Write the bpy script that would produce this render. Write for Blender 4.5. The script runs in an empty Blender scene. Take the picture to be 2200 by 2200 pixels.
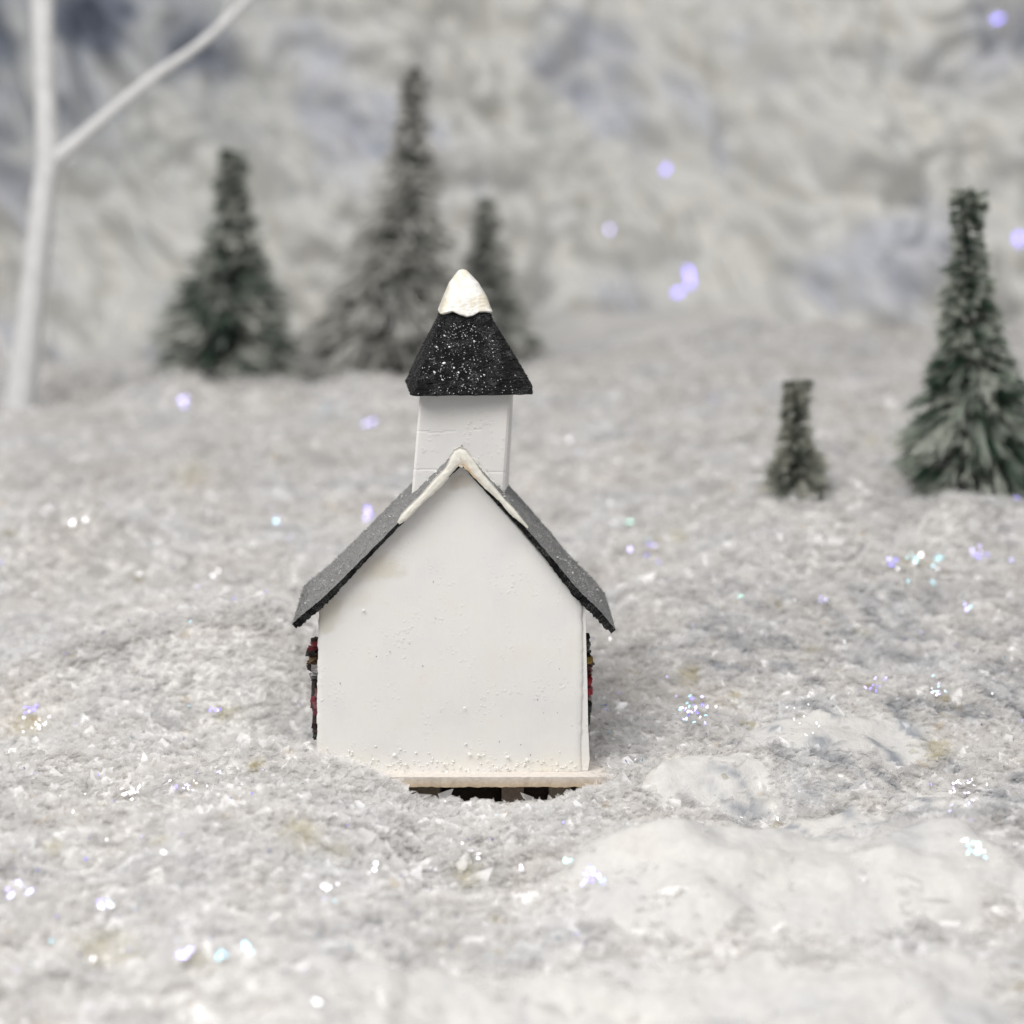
import bpy, math, random
import numpy as np
from mathutils import Vector, Matrix

S = bpy.context.scene
COL = S.collection
rng = np.random.default_rng(7)
random.seed(7)

# ------------------------------------------------------------------ camera (1 unit = 1 cm)
F = 4900.0          # focal length in photo pixels (photo is 2200 px wide)
D = 34.0            # camera to the church's rear wall
PITCH = math.radians(10.63)
YAW = math.atan(120 / 4900)
H = D * math.tan(PITCH + math.atan(595 / F))
cam_d = bpy.data.cameras.new('camera')
cam = bpy.data.objects.new('camera', cam_d)
COL.objects.link(cam)
cam.location = (0, -D, H)
cam.rotation_euler = (math.pi / 2 - PITCH, 0, -YAW)
cam_d.sensor_width = 36
cam_d.lens = 36 * F / 2200
cam_d.clip_start = 0.5
cam_d.clip_end = 500
cam_d.dof.use_dof = True
cam_d.dof.focus_distance = math.hypot(D, H * .85)
# lens radius in scene units = lens_mm*1e-3/(2*fstop); aperture diameter wanted in cm
APERTURE = 0.50
cam_d.dof.aperture_fstop = cam_d.lens * 1e-3 / APERTURE
S.camera = cam
S.render.resolution_x = S.render.resolution_y = 1024

# ------------------------------------------------------------------ light
w = bpy.data.worlds.new('World')
S.world = w
w.use_nodes = True
w.node_tree.nodes['Background'].inputs[0].default_value = (0.97, 0.965, 0.985, 1)
w.node_tree.nodes['Background'].inputs[1].default_value = 0.33


def area(name, loc, target, size, power, col):
    l = bpy.data.lights.new(name, 'AREA')
    l.shape = 'SQUARE'
    l.size = size
    l.energy = power
    l.color = col
    o = bpy.data.objects.new(name, l)
    COL.objects.link(o)
    o.location = loc
    o.rotation_euler = (Vector(target) - Vector(loc)).to_track_quat('-Z', 'Y').to_euler()
    return o


KEY = Vector((-27, -28, 57))
SPOT = Vector((16, -22, 56))
area('ceiling_panel_light', KEY, (2, 10, 0), 44, 45000, (1.0, 0.98, 0.95))
area('added_glint_light', SPOT, (0, 10, 0), 20, 9500, (1.0, 0.98, 0.96))  # added lamp, no seen source: makes the glitter glint

S.view_settings.view_transform = 'Standard'
S.view_settings.look = 'None'
S.view_settings.exposure = 0.04
S.view_settings.gamma = 1
S.view_settings.use_curve_mapping = False
S.cycles.use_denoising = True
S.cycles.max_bounces = 10
S.cycles.diffuse_bounces = 8
S.cycles.transmission_bounces = 4
S.cycles.transparent_max_bounces = 10
S.cycles.sample_clamp_indirect = 4
S.cycles.caustics_reflective = False
S.cycles.caustics_refractive = False

# ------------------------------------------------------------------ pixel <-> world helpers
Rm = cam.rotation_euler.to_matrix()
RN = np.array(Rm)


def P(u, v, y):
    """point of the vertical plane y seen at photo pixel (u, v)"""
    d = Rm @ Vector(((u - 1100) / F, -(v - 1100) / F, -1.0))
    k = (y + D) / d.y
    return Vector((d.x * k, y, H + d.z * k))


def pix(x, y, z):
    """photo pixels of world points (arrays)"""
    q = np.stack([np.asarray(x, float), np.asarray(y, float) + D, np.asarray(z, float) - H], -1) @ RN
    return 1100 + F * q[..., 0] / -q[..., 2], 1100 - F * q[..., 1] / -q[..., 2]


# ------------------------------------------------------------------ noise
def vnoise(x, y, seed=0):
    xi = np.floor(x).astype(np.int64); yi = np.floor(y).astype(np.int64)
    fx = x - xi; fy = y - yi

    def h(a, b):
        n = (a * 374761393 + b * 668265263 + seed * 974634777) & 0xffffffff
        n = ((n ^ (n >> 13)) * 1274126177) & 0xffffffff
        n = (n ^ (n >> 16)) & 0xffff
        t = n / 65536.0 * 2 * math.pi
        return np.cos(t), np.sin(t)

    def g(a, b, dx, dy):
        c, s = h(a, b)
        return c * dx + s * dy
    sx = fx * fx * fx * (fx * (fx * 6 - 15) + 10); sy = fy * fy * fy * (fy * (fy * 6 - 15) + 10)
    a = g(xi, yi, fx, fy); b = g(xi + 1, yi, fx - 1, fy)
    c = g(xi, yi + 1, fx, fy - 1); d = g(xi + 1, yi + 1, fx - 1, fy - 1)
    return ((a + (b - a) * sx) + ((c + (d - c) * sx) - (a + (b - a) * sx)) * sy) * 1.5


def fbm(x, y, octv=4, seed=0, gain=.5):
    r = 0; a = 1
    for i in range(octv):
        r = r + a * vnoise(x * 2 ** i + 13.7 * i, y * 2 ** i - 7.1 * i, seed + i)
        a *= gain
    return r


def ridged(x, y, octv=4, seed=0, gain=.5):
    r = 0; a = 1
    for i in range(octv):
        r = r + a * (1 - np.abs(vnoise(x * 2 ** i + 3.7 * i, y * 2 ** i + 9.1 * i, seed + i)) * 2)
        a *= gain
    return r


def sst(a, b, x):
    t = np.clip((x - a) / (b - a), 0, 1)
    return t * t * (3 - 2 * t)


# ------------------------------------------------------------------ terrain height
YK = [-22, -10, -5, -2, -.8, -.2, .6, 2.6, 5, 8, 12, 20, 30, 36, 46]
HL = [.0, .20, .42, .66, .76, .74, .02, .0, .40, .75, 1.1, 1.8, 2.6, 1.9, 1.6]
HM = [-.25, -.15, -.12, -.06, .055, -.5, -.6, -.5, .25, .7, 1.15, 1.9, 2.6, 2.5, 2.6]
HR = [-.4, -.32, -.1, .04, .10, .14, .34, .62, 1.05, 1.65, 2.35, 2.6, 2.9, 3.4, 4.2]
BUMPS = [  # x, y, rx, ry, h
    (3.7, -4.5, 3.1, 1.7, .6), (3.3, .1, 1.2, .6, .30), (6.6, 2.4, 1.8, 1.0, .35), (6.5, -3.0, 1.2, 1.5, .3),
    (-4.6, 5.0, 1.6, 1.5, .5), (-7, 2, 1.5, 1.2, .25), (5.6, -1.2, .8, .5, .2), (6.1, 12, 2.0, 2.0, .58), (9.8, 10.6, 1.4, .8, .3),
    (-5.6, 6, 3.0, 2.4, .9), (-1.5, 11, 3.5, 2.2, .7), (5.5, 8, 2.6, 1.6, .5), (-9.5, 13, 2.6, 2.2, .8), (2.5, 19, 3, 2, .6), (-8.4, 26.3, 1.5, .9, .65), (-3.0, 26.3, 1.6, .9, .6), (-5.6, 27, 1.0, 1.0, .4), (-1.0, 27, 1.2, .9, .6), (9.0, 10.2, .8, .6, .35), (11.2, 10.4, .9, .6, .35),
]


# bare plaster patches, in world ground coordinates (x, y, rx, ry)
BARE = [(3.7, -4.6, 3.3, 1.7), (3.2, -.3, 1.1, .55), (5.3, 1.1, 1.7, .6), (6.6, -1.4, .8, 1.2), (4.6, -2.0, 1.3, .5), (2.2, -9.8, 6.0, 2.9), (-3.4, 6.5, .8, .5)]


def height(x, y, fine=True):
    l = np.interp(y, YK, HL); m = np.interp(y, YK, HM); r = np.interp(y, YK, HR)
    wl = np.interp(x, [-2.8, -2.05, -1.65, -1.25, -.86, -.62], [1, .90, .74, .54, .36, 0]); wr = sst(1.2, 2.45, x)
    # under and beside the church
    h = m + (l - m) * wl + (r - m) * wr
    wide = sst(4, 12, y)
    l2 = m + (l - m) * sst(0, -9, x) + (r - m) * sst(0, 11, x)
    h = h * (1 - wide) + l2 * wide
    for bx, by, rx, ry, bh in BUMPS:
        q = ((x - .8 - bx) / rx) ** 2 + ((y - by) / ry) ** 2
        h = h + bh * np.clip(1 - q * .55, 0, 1) ** 1.3
    for bx, by, rx, ry in BARE[:5]:
        q = np.sqrt(((x - .7 - bx) / rx) ** 2 + ((y - by) / ry) ** 2) + .10 * fbm(x / .7, y / .6, 2, 95)
        h = h - .10 * np.exp(-((q - 1.04) / .09) ** 2) + .05 * sst(1.05, .8, q)
    led = y + 7.6 + .5 * vnoise(x / 1.6, y * 0, 97) + .25 * vnoise(x / .5, y * 0, 98) - .08 * x
    h = h + (.20 * sst(.15, -.25, led) - .06 * np.exp(-((led - .25) / .22) ** 2)) * sst(-3.5, -1, x)
    amp = 1 - .85 * np.exp(-(x / 2.2) ** 4) * np.exp(-((y - 1) / 2.2) ** 4)
    h = h + amp * (.34 * vnoise(x / 3.1, y / 2.6, 11) + .17 * fbm(x / 1.3, y / 1.1, 2, 21))
    if fine:
        h = h + .032 * fbm(x / .40, y / .36, 3, 31)
    return h


# ------------------------------------------------------------------ mesh helpers
def mesh_np(name, V, polys, mats, parent=None, col=None, smooth=False, midx=None):
    """polys: (n,k) int array or list of such arrays"""
    if not isinstance(polys, (list, tuple)):
        polys = [polys]
    me = bpy.data.meshes.new(name)
    V = np.asarray(V, np.float32)
    loops = np.concatenate([p.reshape(-1) for p in polys]).astype(np.int32)
    tot = np.concatenate([np.full(len(p), p.shape[1], np.int32) for p in polys])
    st = np.concatenate([[0], np.cumsum(tot)[:-1]]).astype(np.int32)
    me.vertices.add(len(V)); me.vertices.foreach_set('co', V.reshape(-1))
    me.loops.add(len(loops)); me.loops.foreach_set('vertex_index', loops)
    me.polygons.add(len(tot)); me.polygons.foreach_set('loop_start', st)
    me.polygons.foreach_set('loop_total', tot)
    me.polygons.foreach_set('use_smooth', np.full(len(tot), smooth))
    if midx is not None:
        me.polygons.foreach_set('material_index', np.asarray(midx, np.int32))
    if col is not None:
        a = me.color_attributes.new('col', 'FLOAT_COLOR', 'POINT')
        c = np.ones((len(V), 4), np.float32); c[:, :3] = col
        a.data.foreach_set('color', c.reshape(-1))
    for m in (mats if isinstance(mats, (list, tuple)) else [mats]):
        me.materials.append(m)
    me.update(calc_edges=True); me.validate()
    o = bpy.data.objects.new(name, me)
    COL.objects.link(o)
    if parent is not None:
        o.parent = parent
        o.matrix_parent_inverse = Matrix.Translation(-parent.location)
    return o


def grid_idx(r, c, off=0, wrap=False):
    i = np.arange(r - 1)[:, None]; cc = c if wrap else c - 1
    j = np.arange(cc)[None, :]; j2 = (j + 1) % c
    return np.stack([i * c + j, i * c + j2, (i + 1) * c + j2, (i + 1) * c + j], -1).reshape(-1, 4) + off


class MB:
    def __init__(s):
        s.V = []; s.P = {}; s.M = {}; s.C = []; s.n = 0

    def add(s, V, P, col=(1, 1, 1), mi=0):
        V = np.asarray(V, float); P = np.asarray(P) + s.n
        s.V.append(V); s.P.setdefault(P.shape[1], []).append(P)
        s.M.setdefault(P.shape[1], []).append(np.full(len(P), mi))
        c = np.asarray(col, float)
        s.C.append(np.broadcast_to(c, (len(V), 3))); s.n += len(V)

    def build(s, name, mats, parent=None, smooth=False):
        ks = sorted(s.P)
        return mesh_np(name, np.concatenate(s.V), [np.concatenate(s.P[k]) for k in ks], mats, parent,
                       np.concatenate(s.C), smooth, np.concatenate([np.concatenate(s.M[k]) for k in ks]))


def box_vp(c8):
    return np.array(c8, float), np.array([[0, 1, 2, 3], [7, 6, 5, 4], [0, 4, 5, 1], [1, 5, 6, 2], [2, 6, 7, 3], [3, 7, 4, 0]])


def tube(mb, pts, rad, n=12, col=(1, 1, 1), jitter=0):
    pts = [Vector(p) for p in pts]; rows = []
    up = Vector((0.3, 1, 0.2)).normalized()
    for i, p in enumerate(pts):
        t = (pts[min(i + 1, len(pts) - 1)] - pts[max(i - 1, 0)]).normalized()
        a = t.cross(up).normalized(); b = t.cross(a).normalized()
        for k in range(n):
            th = 2 * math.pi * k / n
            r = rad[i] * (1 + jitter * random.uniform(-1, 1))
            rows.append(p + (a * math.cos(th) + b * math.sin(th)) * r)
    V = np.array([list(r) for r in rows])
    mb.add(V, grid_idx(len(pts), n, wrap=True), col)
    V2 = np.array([list(pts[0]), list(pts[-1])])
    base = mb.n
    mb.add(V2, np.zeros((0, 4), int), col)
    f = []
    o0 = base - len(V)
    for k in range(n):
        f.append((o0 + (k + 1) % n, o0 + k, base)); f.append((o0 + (len(pts) - 1) * n + k, o0 + (len(pts) - 1) * n + (k + 1) % n, base + 1))
    mb.P.setdefault(3, []).append(np.array(f)); mb.M.setdefault(3, []).append(np.zeros(len(f), int))


def spline(pts, n):
    """Catmull-Rom through rows of numbers"""
    a = np.array(pts, float); m = len(a)
    a = np.vstack([2 * a[0] - a[1], a, 2 * a[-1] - a[-2]])
    out = []
    for t in np.linspace(0, m - 1, n):
        i = min(int(t), m - 2); f = t - i
        p0, p1, p2, p3 = a[i], a[i + 1], a[i + 2], a[i + 3]
        out.append(.5 * (2 * p1 + (p2 - p0) * f + (2 * p0 - 5 * p1 + 4 * p2 - p3) * f * f + (3 * p1 - p0 - 3 * p2 + p3) * f ** 3))
    return np.array(out)


# ------------------------------------------------------------------ materials
def new_mat(name):
    m = bpy.data.materials.new(name); m.use_nodes = True
    nt = m.node_tree
    for n in list(nt.nodes):
        nt.nodes.remove(n)
    out = nt.nodes.new('ShaderNodeOutputMaterial')
    return m, nt, out


def N(nt, t, **kw):
    n = nt.nodes.new(t)
    for k, v in kw.items():
        if k.startswith('i_'):
            key = k[2:]
            key = int(key) if key.isdigit() else key.replace('_', ' ')
            n.inputs[key].default_value = v
        else:
            setattr(n, k, v)
    return n


def L(nt, a, b):
    nt.links.new(a, b)


def noise(nt, vec, scale, detail=4, rough=.55, dist=0):
    n = N(nt, 'ShaderNodeTexNoise', i_Scale=scale, i_Detail=detail, i_Roughness=rough, i_Distortion=dist)
    L(nt, vec, n.inputs['Vector']); return n.outputs['Fac']


def ramp(nt, fac, stops):
    r = N(nt, 'ShaderNodeValToRGB')
    e = r.color_ramp.elements
    while len(e) < len(stops):
        e.new(.5)
    for q, (p, c) in zip(e, stops):
        q.position = p; q.color = (*c, 1) if len(c) == 3 else c
    L(nt, fac, r.inputs[0]); return r.outputs[0]


def mixc(nt, fac, a, b, mode='MIX'):
    m = N(nt, 'ShaderNodeMix', data_type='RGBA', blend_type=mode)
    for s, i in ((fac, 0), (a, 6), (b, 7)):
        if hasattr(s, 'links') or isinstance(s, bpy.types.NodeSocket):
            L(nt, s, m.inputs[i])
        else:
            m.inputs[i].default_value = (*s, 1) if isinstance(s, tuple) else s
    return m.outputs[2]


def bump(nt, h, strength, dist=.02, nrm=None):
    b = N(nt, 'ShaderNodeBump', i_Strength=strength, i_Distance=dist)
    L(nt, h, b.inputs['Height'])
    if nrm is not None:
        L(nt, nrm, b.inputs['Normal'])
    return b.outputs[0]


def ocoord(nt):
    return N(nt, 'ShaderNodeTexCoord').outputs['Object']


# snow flakes: thin translucent plastic shavings
def snow_mat(name, transl=.35, gloss=.10, rough=.22, clear=.56):
    m, nt, out = new_mat(name)
    at = N(nt, 'ShaderNodeAttribute', attribute_name='col')
    d = N(nt, 'ShaderNodeBsdfDiffuse'); t = N(nt, 'ShaderNodeBsdfTranslucent'); g = N(nt, 'ShaderNodeBsdfGlossy', i_Roughness=rough)
    g.inputs[0].default_value = (.95, .96, 1, 1)
    L(nt, at.outputs[0], d.inputs[0]); L(nt, at.outputs[0], t.inputs[0])
    a = N(nt, 'ShaderNodeMixShader', i_0=transl); L(nt, d.outputs[0], a.inputs[1]); L(nt, t.outputs[0], a.inputs[2])
    b = N(nt, 'ShaderNodeMixShader', i_0=gloss); L(nt, a.outputs[0], b.inputs[1]); L(nt, g.outputs[0], b.inputs[2])
    tr = N(nt, 'ShaderNodeBsdfTransparent'); e = N(nt, 'ShaderNodeMixShader', i_0=clear)
    L(nt, b.outputs[0], e.inputs[1]); L(nt, tr.outputs[0], e.inputs[2]); L(nt, e.outputs[0], out.inputs[0]); return m


M_FLAKE = snow_mat('snow_flake_film', .52, .075, .25)
M_CLEAR = snow_mat('clear_shaving_film', .5, .13, .20, .60)


def plaster_mat():
    m, nt, out = new_mat('painted_plaster_snow')
    c = ocoord(nt); p = N(nt, 'ShaderNodeBsdfPrincipled', i_Roughness=.55)
    n1 = noise(nt, c, .55, 5, .6, .6)
    base = ramp(nt, n1, [(.30, (.70, .70, .71)), (.44, (.80, .79, .775)), (.62, (.84, .82, .79)), (.78, (.82, .785, .74))])
    n2 = noise(nt, c, 6, 4, .65, .3)
    fine = ramp(nt, n2, [(.3, (.86, .86, .87)), (.6, (1, 1, 1))])
    col = mixc(nt, .8, base, fine, 'MULTIPLY')
    at = N(nt, 'ShaderNodeAttribute', attribute_name='col')
    col = mixc(nt, 1.0, col, at.outputs[0], 'MULTIPLY')
    L(nt, col, p.inputs['Base Color'])
    L(nt, bump(nt, noise(nt, c, 7, 6, .62, .4), .5, .06), p.inputs['Normal'])
    L(nt, p.outputs[0], out.inputs[0]); return m


def mountain_mat():
    m, nt, out = new_mat('painted_rock_backdrop')
    c = ocoord(nt); p = N(nt, 'ShaderNodeBsdfPrincipled', i_Roughness=.6)
    at = N(nt, 'ShaderNodeAttribute', attribute_name='col')
    n2 = noise(nt, c, .9, 5, .6, .5)
    fine = ramp(nt, n2, [(.32, (.86, .88, .92)), (.5, (1, 1, 1)), (.7, (1, .99, .955))])
    L(nt, mixc(nt, 1.0, at.outputs[0], fine, 'MULTIPLY'), p.inputs['Base Color'])
    L(nt, bump(nt, noise(nt, c, 1.6, 4, .5, .4), .35, .2), p.inputs['Normal'])
    L(nt, p.outputs[0], out.inputs[0]); return m


def paint_mat(name, bub=.5, scale=1.0):
    m, nt, out = new_mat(name)
    c = ocoord(nt); p = N(nt, 'ShaderNodeBsdfPrincipled', i_Roughness=.5)
    at = N(nt, 'ShaderNodeAttribute', attribute_name='col')
    n0 = noise(nt, c, 1.2, 3)
    tone = ramp(nt, n0, [(.3, (.955, .955, .97)), (.5, (1, 1, 1)), (.7, (1, .985, .95))])
    L(nt, mixc(nt, 1.0, at.outputs[0], tone, 'MULTIPLY'), p.inputs['Base Color'])
    # dried bubbles: sparse little rings
    v = N(nt, 'ShaderNodeTexVoronoi', i_Scale=13 * scale, i_Randomness=1.0); L(nt, c, v.inputs['Vector'])
    ring = ramp(nt, v.outputs['Distance'], [(.0, (.2, .2, .2)), (.13, (.3, .3, .3)), (.22, (1, 1, 1)), (.34, (0, 0, 0))])
    sel = ramp(nt, noise(nt, c, 1.7, 3, .6), [(.47, (0, 0, 0)), (.66, (1, 1, 1))])
    hb = mixc(nt, 1.0, ring, sel, 'MULTIPLY')
    b1 = bump(nt, hb, bub, .012)
    mp = N(nt, 'ShaderNodeMapping'); mp.inputs['Rotation'].default_value = (0, .5, 0); mp.inputs['Scale'].default_value = (6, 6, .55)
    L(nt, c, mp.inputs[0])
    b2 = bump(nt, noise(nt, mp.outputs[0], 2.2, 5, .6), .25, .012, b1)
    b3 = bump(nt, noise(nt, c, 30, 4, .6), .22, .005, b2)
    L(nt, b3, p.inputs['Normal'])
    L(nt, p.outputs[0], out.inputs[0]); return m


def felt_mat(name, c0, c1, scale=26, sheen=.4, speck=.3, bst=1.0):
    m, nt, out = new_mat(name)
    c = ocoord(nt); p = N(nt, 'ShaderNodeBsdfPrincipled', i_Roughness=.75)
    mp = N(nt, 'ShaderNodeMapping'); mp.inputs['Rotation'].default_value = (.3, .5, .2); mp.inputs['Scale'].default_value = (1, 1, 1.35)
    L(nt, c, mp.inputs[0])
    n = noise(nt, mp.outputs[0], scale, 5, .75, 2.4)
    vf = N(nt, 'ShaderNodeTexVoronoi', i_Scale=scale * 1.3, feature='DISTANCE_TO_EDGE'); L(nt, mp.outputs[0], vf.inputs['Vector'])
    wv = N(nt, 'ShaderNodeTexNoise', i_Scale=scale * .8, i_Detail=2); L(nt, mp.outputs[0], wv.inputs['Vector']); L(nt, wv.outputs['Color'], vf.inputs['Vector'])
    wadd = N(nt, 'ShaderNodeVectorMath', operation='MULTIPLY_ADD'); L(nt, wv.outputs['Color'], wadd.inputs[0]); wadd.inputs[1].default_value = (.09, .09, .09); L(nt, mp.outputs[0], wadd.inputs[2]); L(nt, wadd.outputs[0], vf.inputs['Vector'])
    fib = ramp(nt, vf.outputs['Distance'], [(.0, (1, 1, 1)), (.05, (.5, .5, .5)), (.11, (0, 0, 0))])
    fsel = ramp(nt, noise(nt, c, scale * .22, 4, .7), [(.44, (0, 0, 0)), (.62, (1, 1, 1))])
    fib = mixc(nt, 1.0, fib, fsel, 'MULTIPLY')
    L(nt, mixc(nt, fib, ramp(nt, n, [(.40, c0), (.52, c1), (.66, tuple(min(1, x * 2.6) for x in c1))]), tuple(min(.5, x * 2 + .12) for x in c1)), p.inputs['Base Color'])
    p.inputs['Sheen Weight'].default_value = sheen
    p.inputs['Specular IOR Level'].default_value = speck
    L(nt, bump(nt, n, bst, .03), p.inputs['Normal'])
    L(nt, p.outputs[0], out.inputs[0]); return m


def attr_mat(name, rough=.6, spec=.4, bscale=0, bstr=.4, bdist=.02):
    m, nt, out = new_mat(name)
    c = ocoord(nt); p = N(nt, 'ShaderNodeBsdfPrincipled', i_Roughness=rough)
    p.inputs['Specular IOR Level'].default_value = spec
    at = N(nt, 'ShaderNodeAttribute', attribute_name='col')
    if bscale:
        n = noise(nt, c, bscale, 4, .6)
        L(nt, mixc(nt, .5, at.outputs[0], ramp(nt, n, [(.3, (.75, .75, .75)), (.65, (1.1, 1.1, 1.1))]), 'MULTIPLY'), p.inputs['Base Color'])
        L(nt, bump(nt, n, bstr, bdist), p.inputs['Normal'])
    else:
        L(nt, at.outputs[0], p.inputs['Base Color'])
    L(nt, p.outputs[0], out.inputs[0]); return m


def glitter_mat():
    m, nt, out = new_mat('iridescent_film')
    at = N(nt, 'ShaderNodeAttribute', attribute_name='col')
    g = N(nt, 'ShaderNodeBsdfGlossy', i_Roughness=.24); d = N(nt, 'ShaderNodeBsdfDiffuse')
    L(nt, at.outputs[0], g.inputs[0]); L(nt, at.outputs[0], d.inputs[0])
    b = N(nt, 'ShaderNodeMixShader', i_0=.7); L(nt, d.outputs[0], b.inputs[1]); L(nt, g.outputs[0], b.inputs[2])
    L(nt, b.outputs[0], out.inputs[0]); return m


M_PLASTER = plaster_mat()
M_MOUNT = mountain_mat()
M_WALL = paint_mat('white_wall_paint', .45)
M_TOWER = paint_mat('white_tower_paint', .55, .9)
M_FELT = felt_mat('lit_dusty_felt', (.035, .035, .037), (.10, .10, .10), 22, .5, .3, 1.0)  # same black felt; dust and overhead light lifted into its colour
M_FELT_EDGE = felt_mat('black_felt_edge', (.002, .002, .003), (.006, .006, .006), 22, .0, .12, .8)
M_SPIRE = felt_mat('black_glitter_paper', (.002, .002, .003), (.006, .006, .007), 20, .0, .22, 1.0)
M_CAP = attr_mat('dried_white_glue', .45, .4, 11, .3, .02)
M_BOARD = attr_mat('base_cardboard', .6, .4, 14, .5, .02)
M_DARK = attr_mat('dark_wood', .8, .2, 12, .6, .03)
M_SCRAP = attr_mat('dried_scraps', .6, .4, 18, .5, .02)
M_NEEDLE = attr_mat('frosted_sisal', .85, .15)
M_TRUNK = attr_mat('wire_trunk', .7, .3, 9, .4, .03)
M_WTREE = attr_mat('white_painted_twig', .5, .4, 2.5, .4, .05)
M_GLIT = glitter_mat()


def tag(o, label=None, cat=None, group=None, kind=None):
    if label: o['label'] = label
    if cat: o['category'] = cat
    if group: o['group'] = group
    if kind: o['kind'] = kind
    return o


def empty(name, loc):
    o = bpy.data.objects.new(name, None); o.empty_display_size = .5
    COL.objects.link(o); o.location = loc
    return o


# ------------------------------------------------------------------ ground
NR, NC = 620, 560
tt = np.linspace(0, 1, NR)
yy = -21 + 69 * (tt ** 1.55)
sx = np.linspace(-1, 1, NC)
Y = np.repeat(yy[:, None], NC, 1)
X = sx[None, :] * (.36 * (D + Y) + 2) + .024 * (Y + D)
Z = height(X, Y)
ug, vg = pix(X, Y, Z)
gc = .79 * np.ones(X.shape + (3,))
# slate-blue paint rubbed into the crevices of the bare plaster on the right
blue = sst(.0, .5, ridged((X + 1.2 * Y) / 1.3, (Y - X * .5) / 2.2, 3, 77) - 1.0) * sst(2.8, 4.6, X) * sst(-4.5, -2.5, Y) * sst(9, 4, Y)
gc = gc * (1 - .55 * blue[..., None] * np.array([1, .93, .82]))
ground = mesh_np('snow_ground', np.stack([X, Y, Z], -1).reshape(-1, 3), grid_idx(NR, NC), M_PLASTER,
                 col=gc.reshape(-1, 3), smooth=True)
tag(ground, 'white plaster landscape under loose artificial snow', 'ground', kind='structure')

# ------------------------------------------------------------------ mountain backdrop
NR2, NC2 = 420, 620
t = np.linspace(0, 1, NR2)[:, None]; xs = np.linspace(-42, 46, NC2)[None, :]
yb = 36 - 3.5 * sst(4, 16, xs) + 5 * sst(-6, -22, xs)
MX = xs + 0 * t
MY = yb + 3 * vnoise(xs / 9, xs * 0, 5) + t * 21
MZ = -5 + 2.6 * sst(3, 14, xs) * (1 - t) + t * 35 + 0 * xs
# ridges running down to the right
a = math.radians(52)
px = MX * math.cos(a) + MZ * math.sin(a) * .9     # across the folds
qx = -MX * math.sin(a) + MZ * math.cos(a)
px2 = px + .7 * vnoise(MX / 4.2, MZ / 4.2, 60); qx2 = qx + .7 * vnoise(MX / 4.4, MZ / 4.4, 61)
px2 = px + .35 * fbm(MX / 3.2, MZ / 3.2, 2, 60); qx2 = qx + .35 * fbm(MX / 3.3, MZ / 3.3, 2, 61)
big = np.abs(vnoise(px2 / 3.4, qx2 / 7.5, 41))
mid = np.abs(vnoise(px2 / 1.5, qx2 / 2.9, 52))
sml = np.abs(vnoise(px2 / .8, qx2 / 1.3, 57))
disp = 2.9 * big ** .85 + 1.9 * mid ** .85 + .9 * sml + 1.4 * fbm(MX / 7, MZ / 6, 2, 63) - 1.6
nrm = np.array([0, -.93, .36])
MX = MX + 0; MY = MY + nrm[1] * disp; MZ = MZ + nrm[2] * disp
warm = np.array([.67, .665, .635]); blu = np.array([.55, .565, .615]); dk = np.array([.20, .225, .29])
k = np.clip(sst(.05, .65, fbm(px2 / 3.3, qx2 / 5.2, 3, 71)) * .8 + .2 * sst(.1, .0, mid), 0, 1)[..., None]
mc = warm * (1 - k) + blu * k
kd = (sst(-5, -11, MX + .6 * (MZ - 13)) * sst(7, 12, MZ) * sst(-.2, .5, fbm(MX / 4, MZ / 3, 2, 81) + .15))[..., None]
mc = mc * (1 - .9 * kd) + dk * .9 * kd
mc = mc * (1 - (.26 * sst(-2, -15, MX) * sst(4, 13, MZ))[..., None] * np.array([1.1, 1, .85]))  # light falling off to the upper left, painted into the colour
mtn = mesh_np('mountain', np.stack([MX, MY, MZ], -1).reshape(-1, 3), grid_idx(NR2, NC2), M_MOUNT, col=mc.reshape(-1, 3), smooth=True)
tag(mtn, 'crumpled white and slate blue mountain slope behind the trees', 'mountain', kind='structure')


# ------------------------------------------------------------------ flakes
def flakes(n, cx, cy, cz, nr, size, col, k=5, curl=.35, elong=None):
    """n irregular curled shavings; fan of k triangles around a lifted centre"""
    nr = nr / np.linalg.norm(nr, axis=1, keepdims=True)
    ref = rng.normal(size=(n, 3))
    a = np.cross(nr, ref); a /= np.linalg.norm(a, axis=1, keepdims=True)
    b = np.cross(nr, a)
    th = np.sort(rng.uniform(0, 2 * math.pi, (n, k)), axis=1) * .35 + (np.arange(k) * 2 * math.pi / k)[None, :] * .8
    rr = size[:, None] * rng.uniform(.45, 1.15, (n, k))
    el = np.ones(n) if elong is None else elong
    ca = np.cos(th) * rr * el[:, None]; sa = np.sin(th) * rr / el[:, None]
    fold = rng.uniform(-curl, curl, (n, k)) * size[:, None]
    c = np.stack([cx, cy, cz], -1)
    ring = c[:, None, :] + ca[..., None] * a[:, None, :] + sa[..., None] * b[:, None, :] + fold[..., None] * nr[:, None, :]
    cen = c + nr * (size * rng.uniform(-curl, curl, n) * .6)[:, None]
    V = np.concatenate([cen[:, None, :], ring], 1).reshape(-1, 3)
    base = np.arange(n)[:, None] * (k + 1)
    idx = np.stack([np.stack([base[:, 0], base[:, 0] + 1 + j, base[:, 0] + 1 + (j + 1) % k], -1) for j in range(k)], 1).reshape(-1, 3)
    C = np.repeat(col, k + 1, axis=0)
    return V, idx, C


def cover(x, y):
    c = np.ones_like(x)
    for bx, by, rx, ry in BARE:
        q = ((x - .7 - bx) / rx) ** 2 + ((y - by) / ry) ** 2 + .55 * fbm(x / .8, y / .6, 3, 91)
        c = np.minimum(c, .015 + .985 * sst(.7, 1.5, q))
    return c


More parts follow.
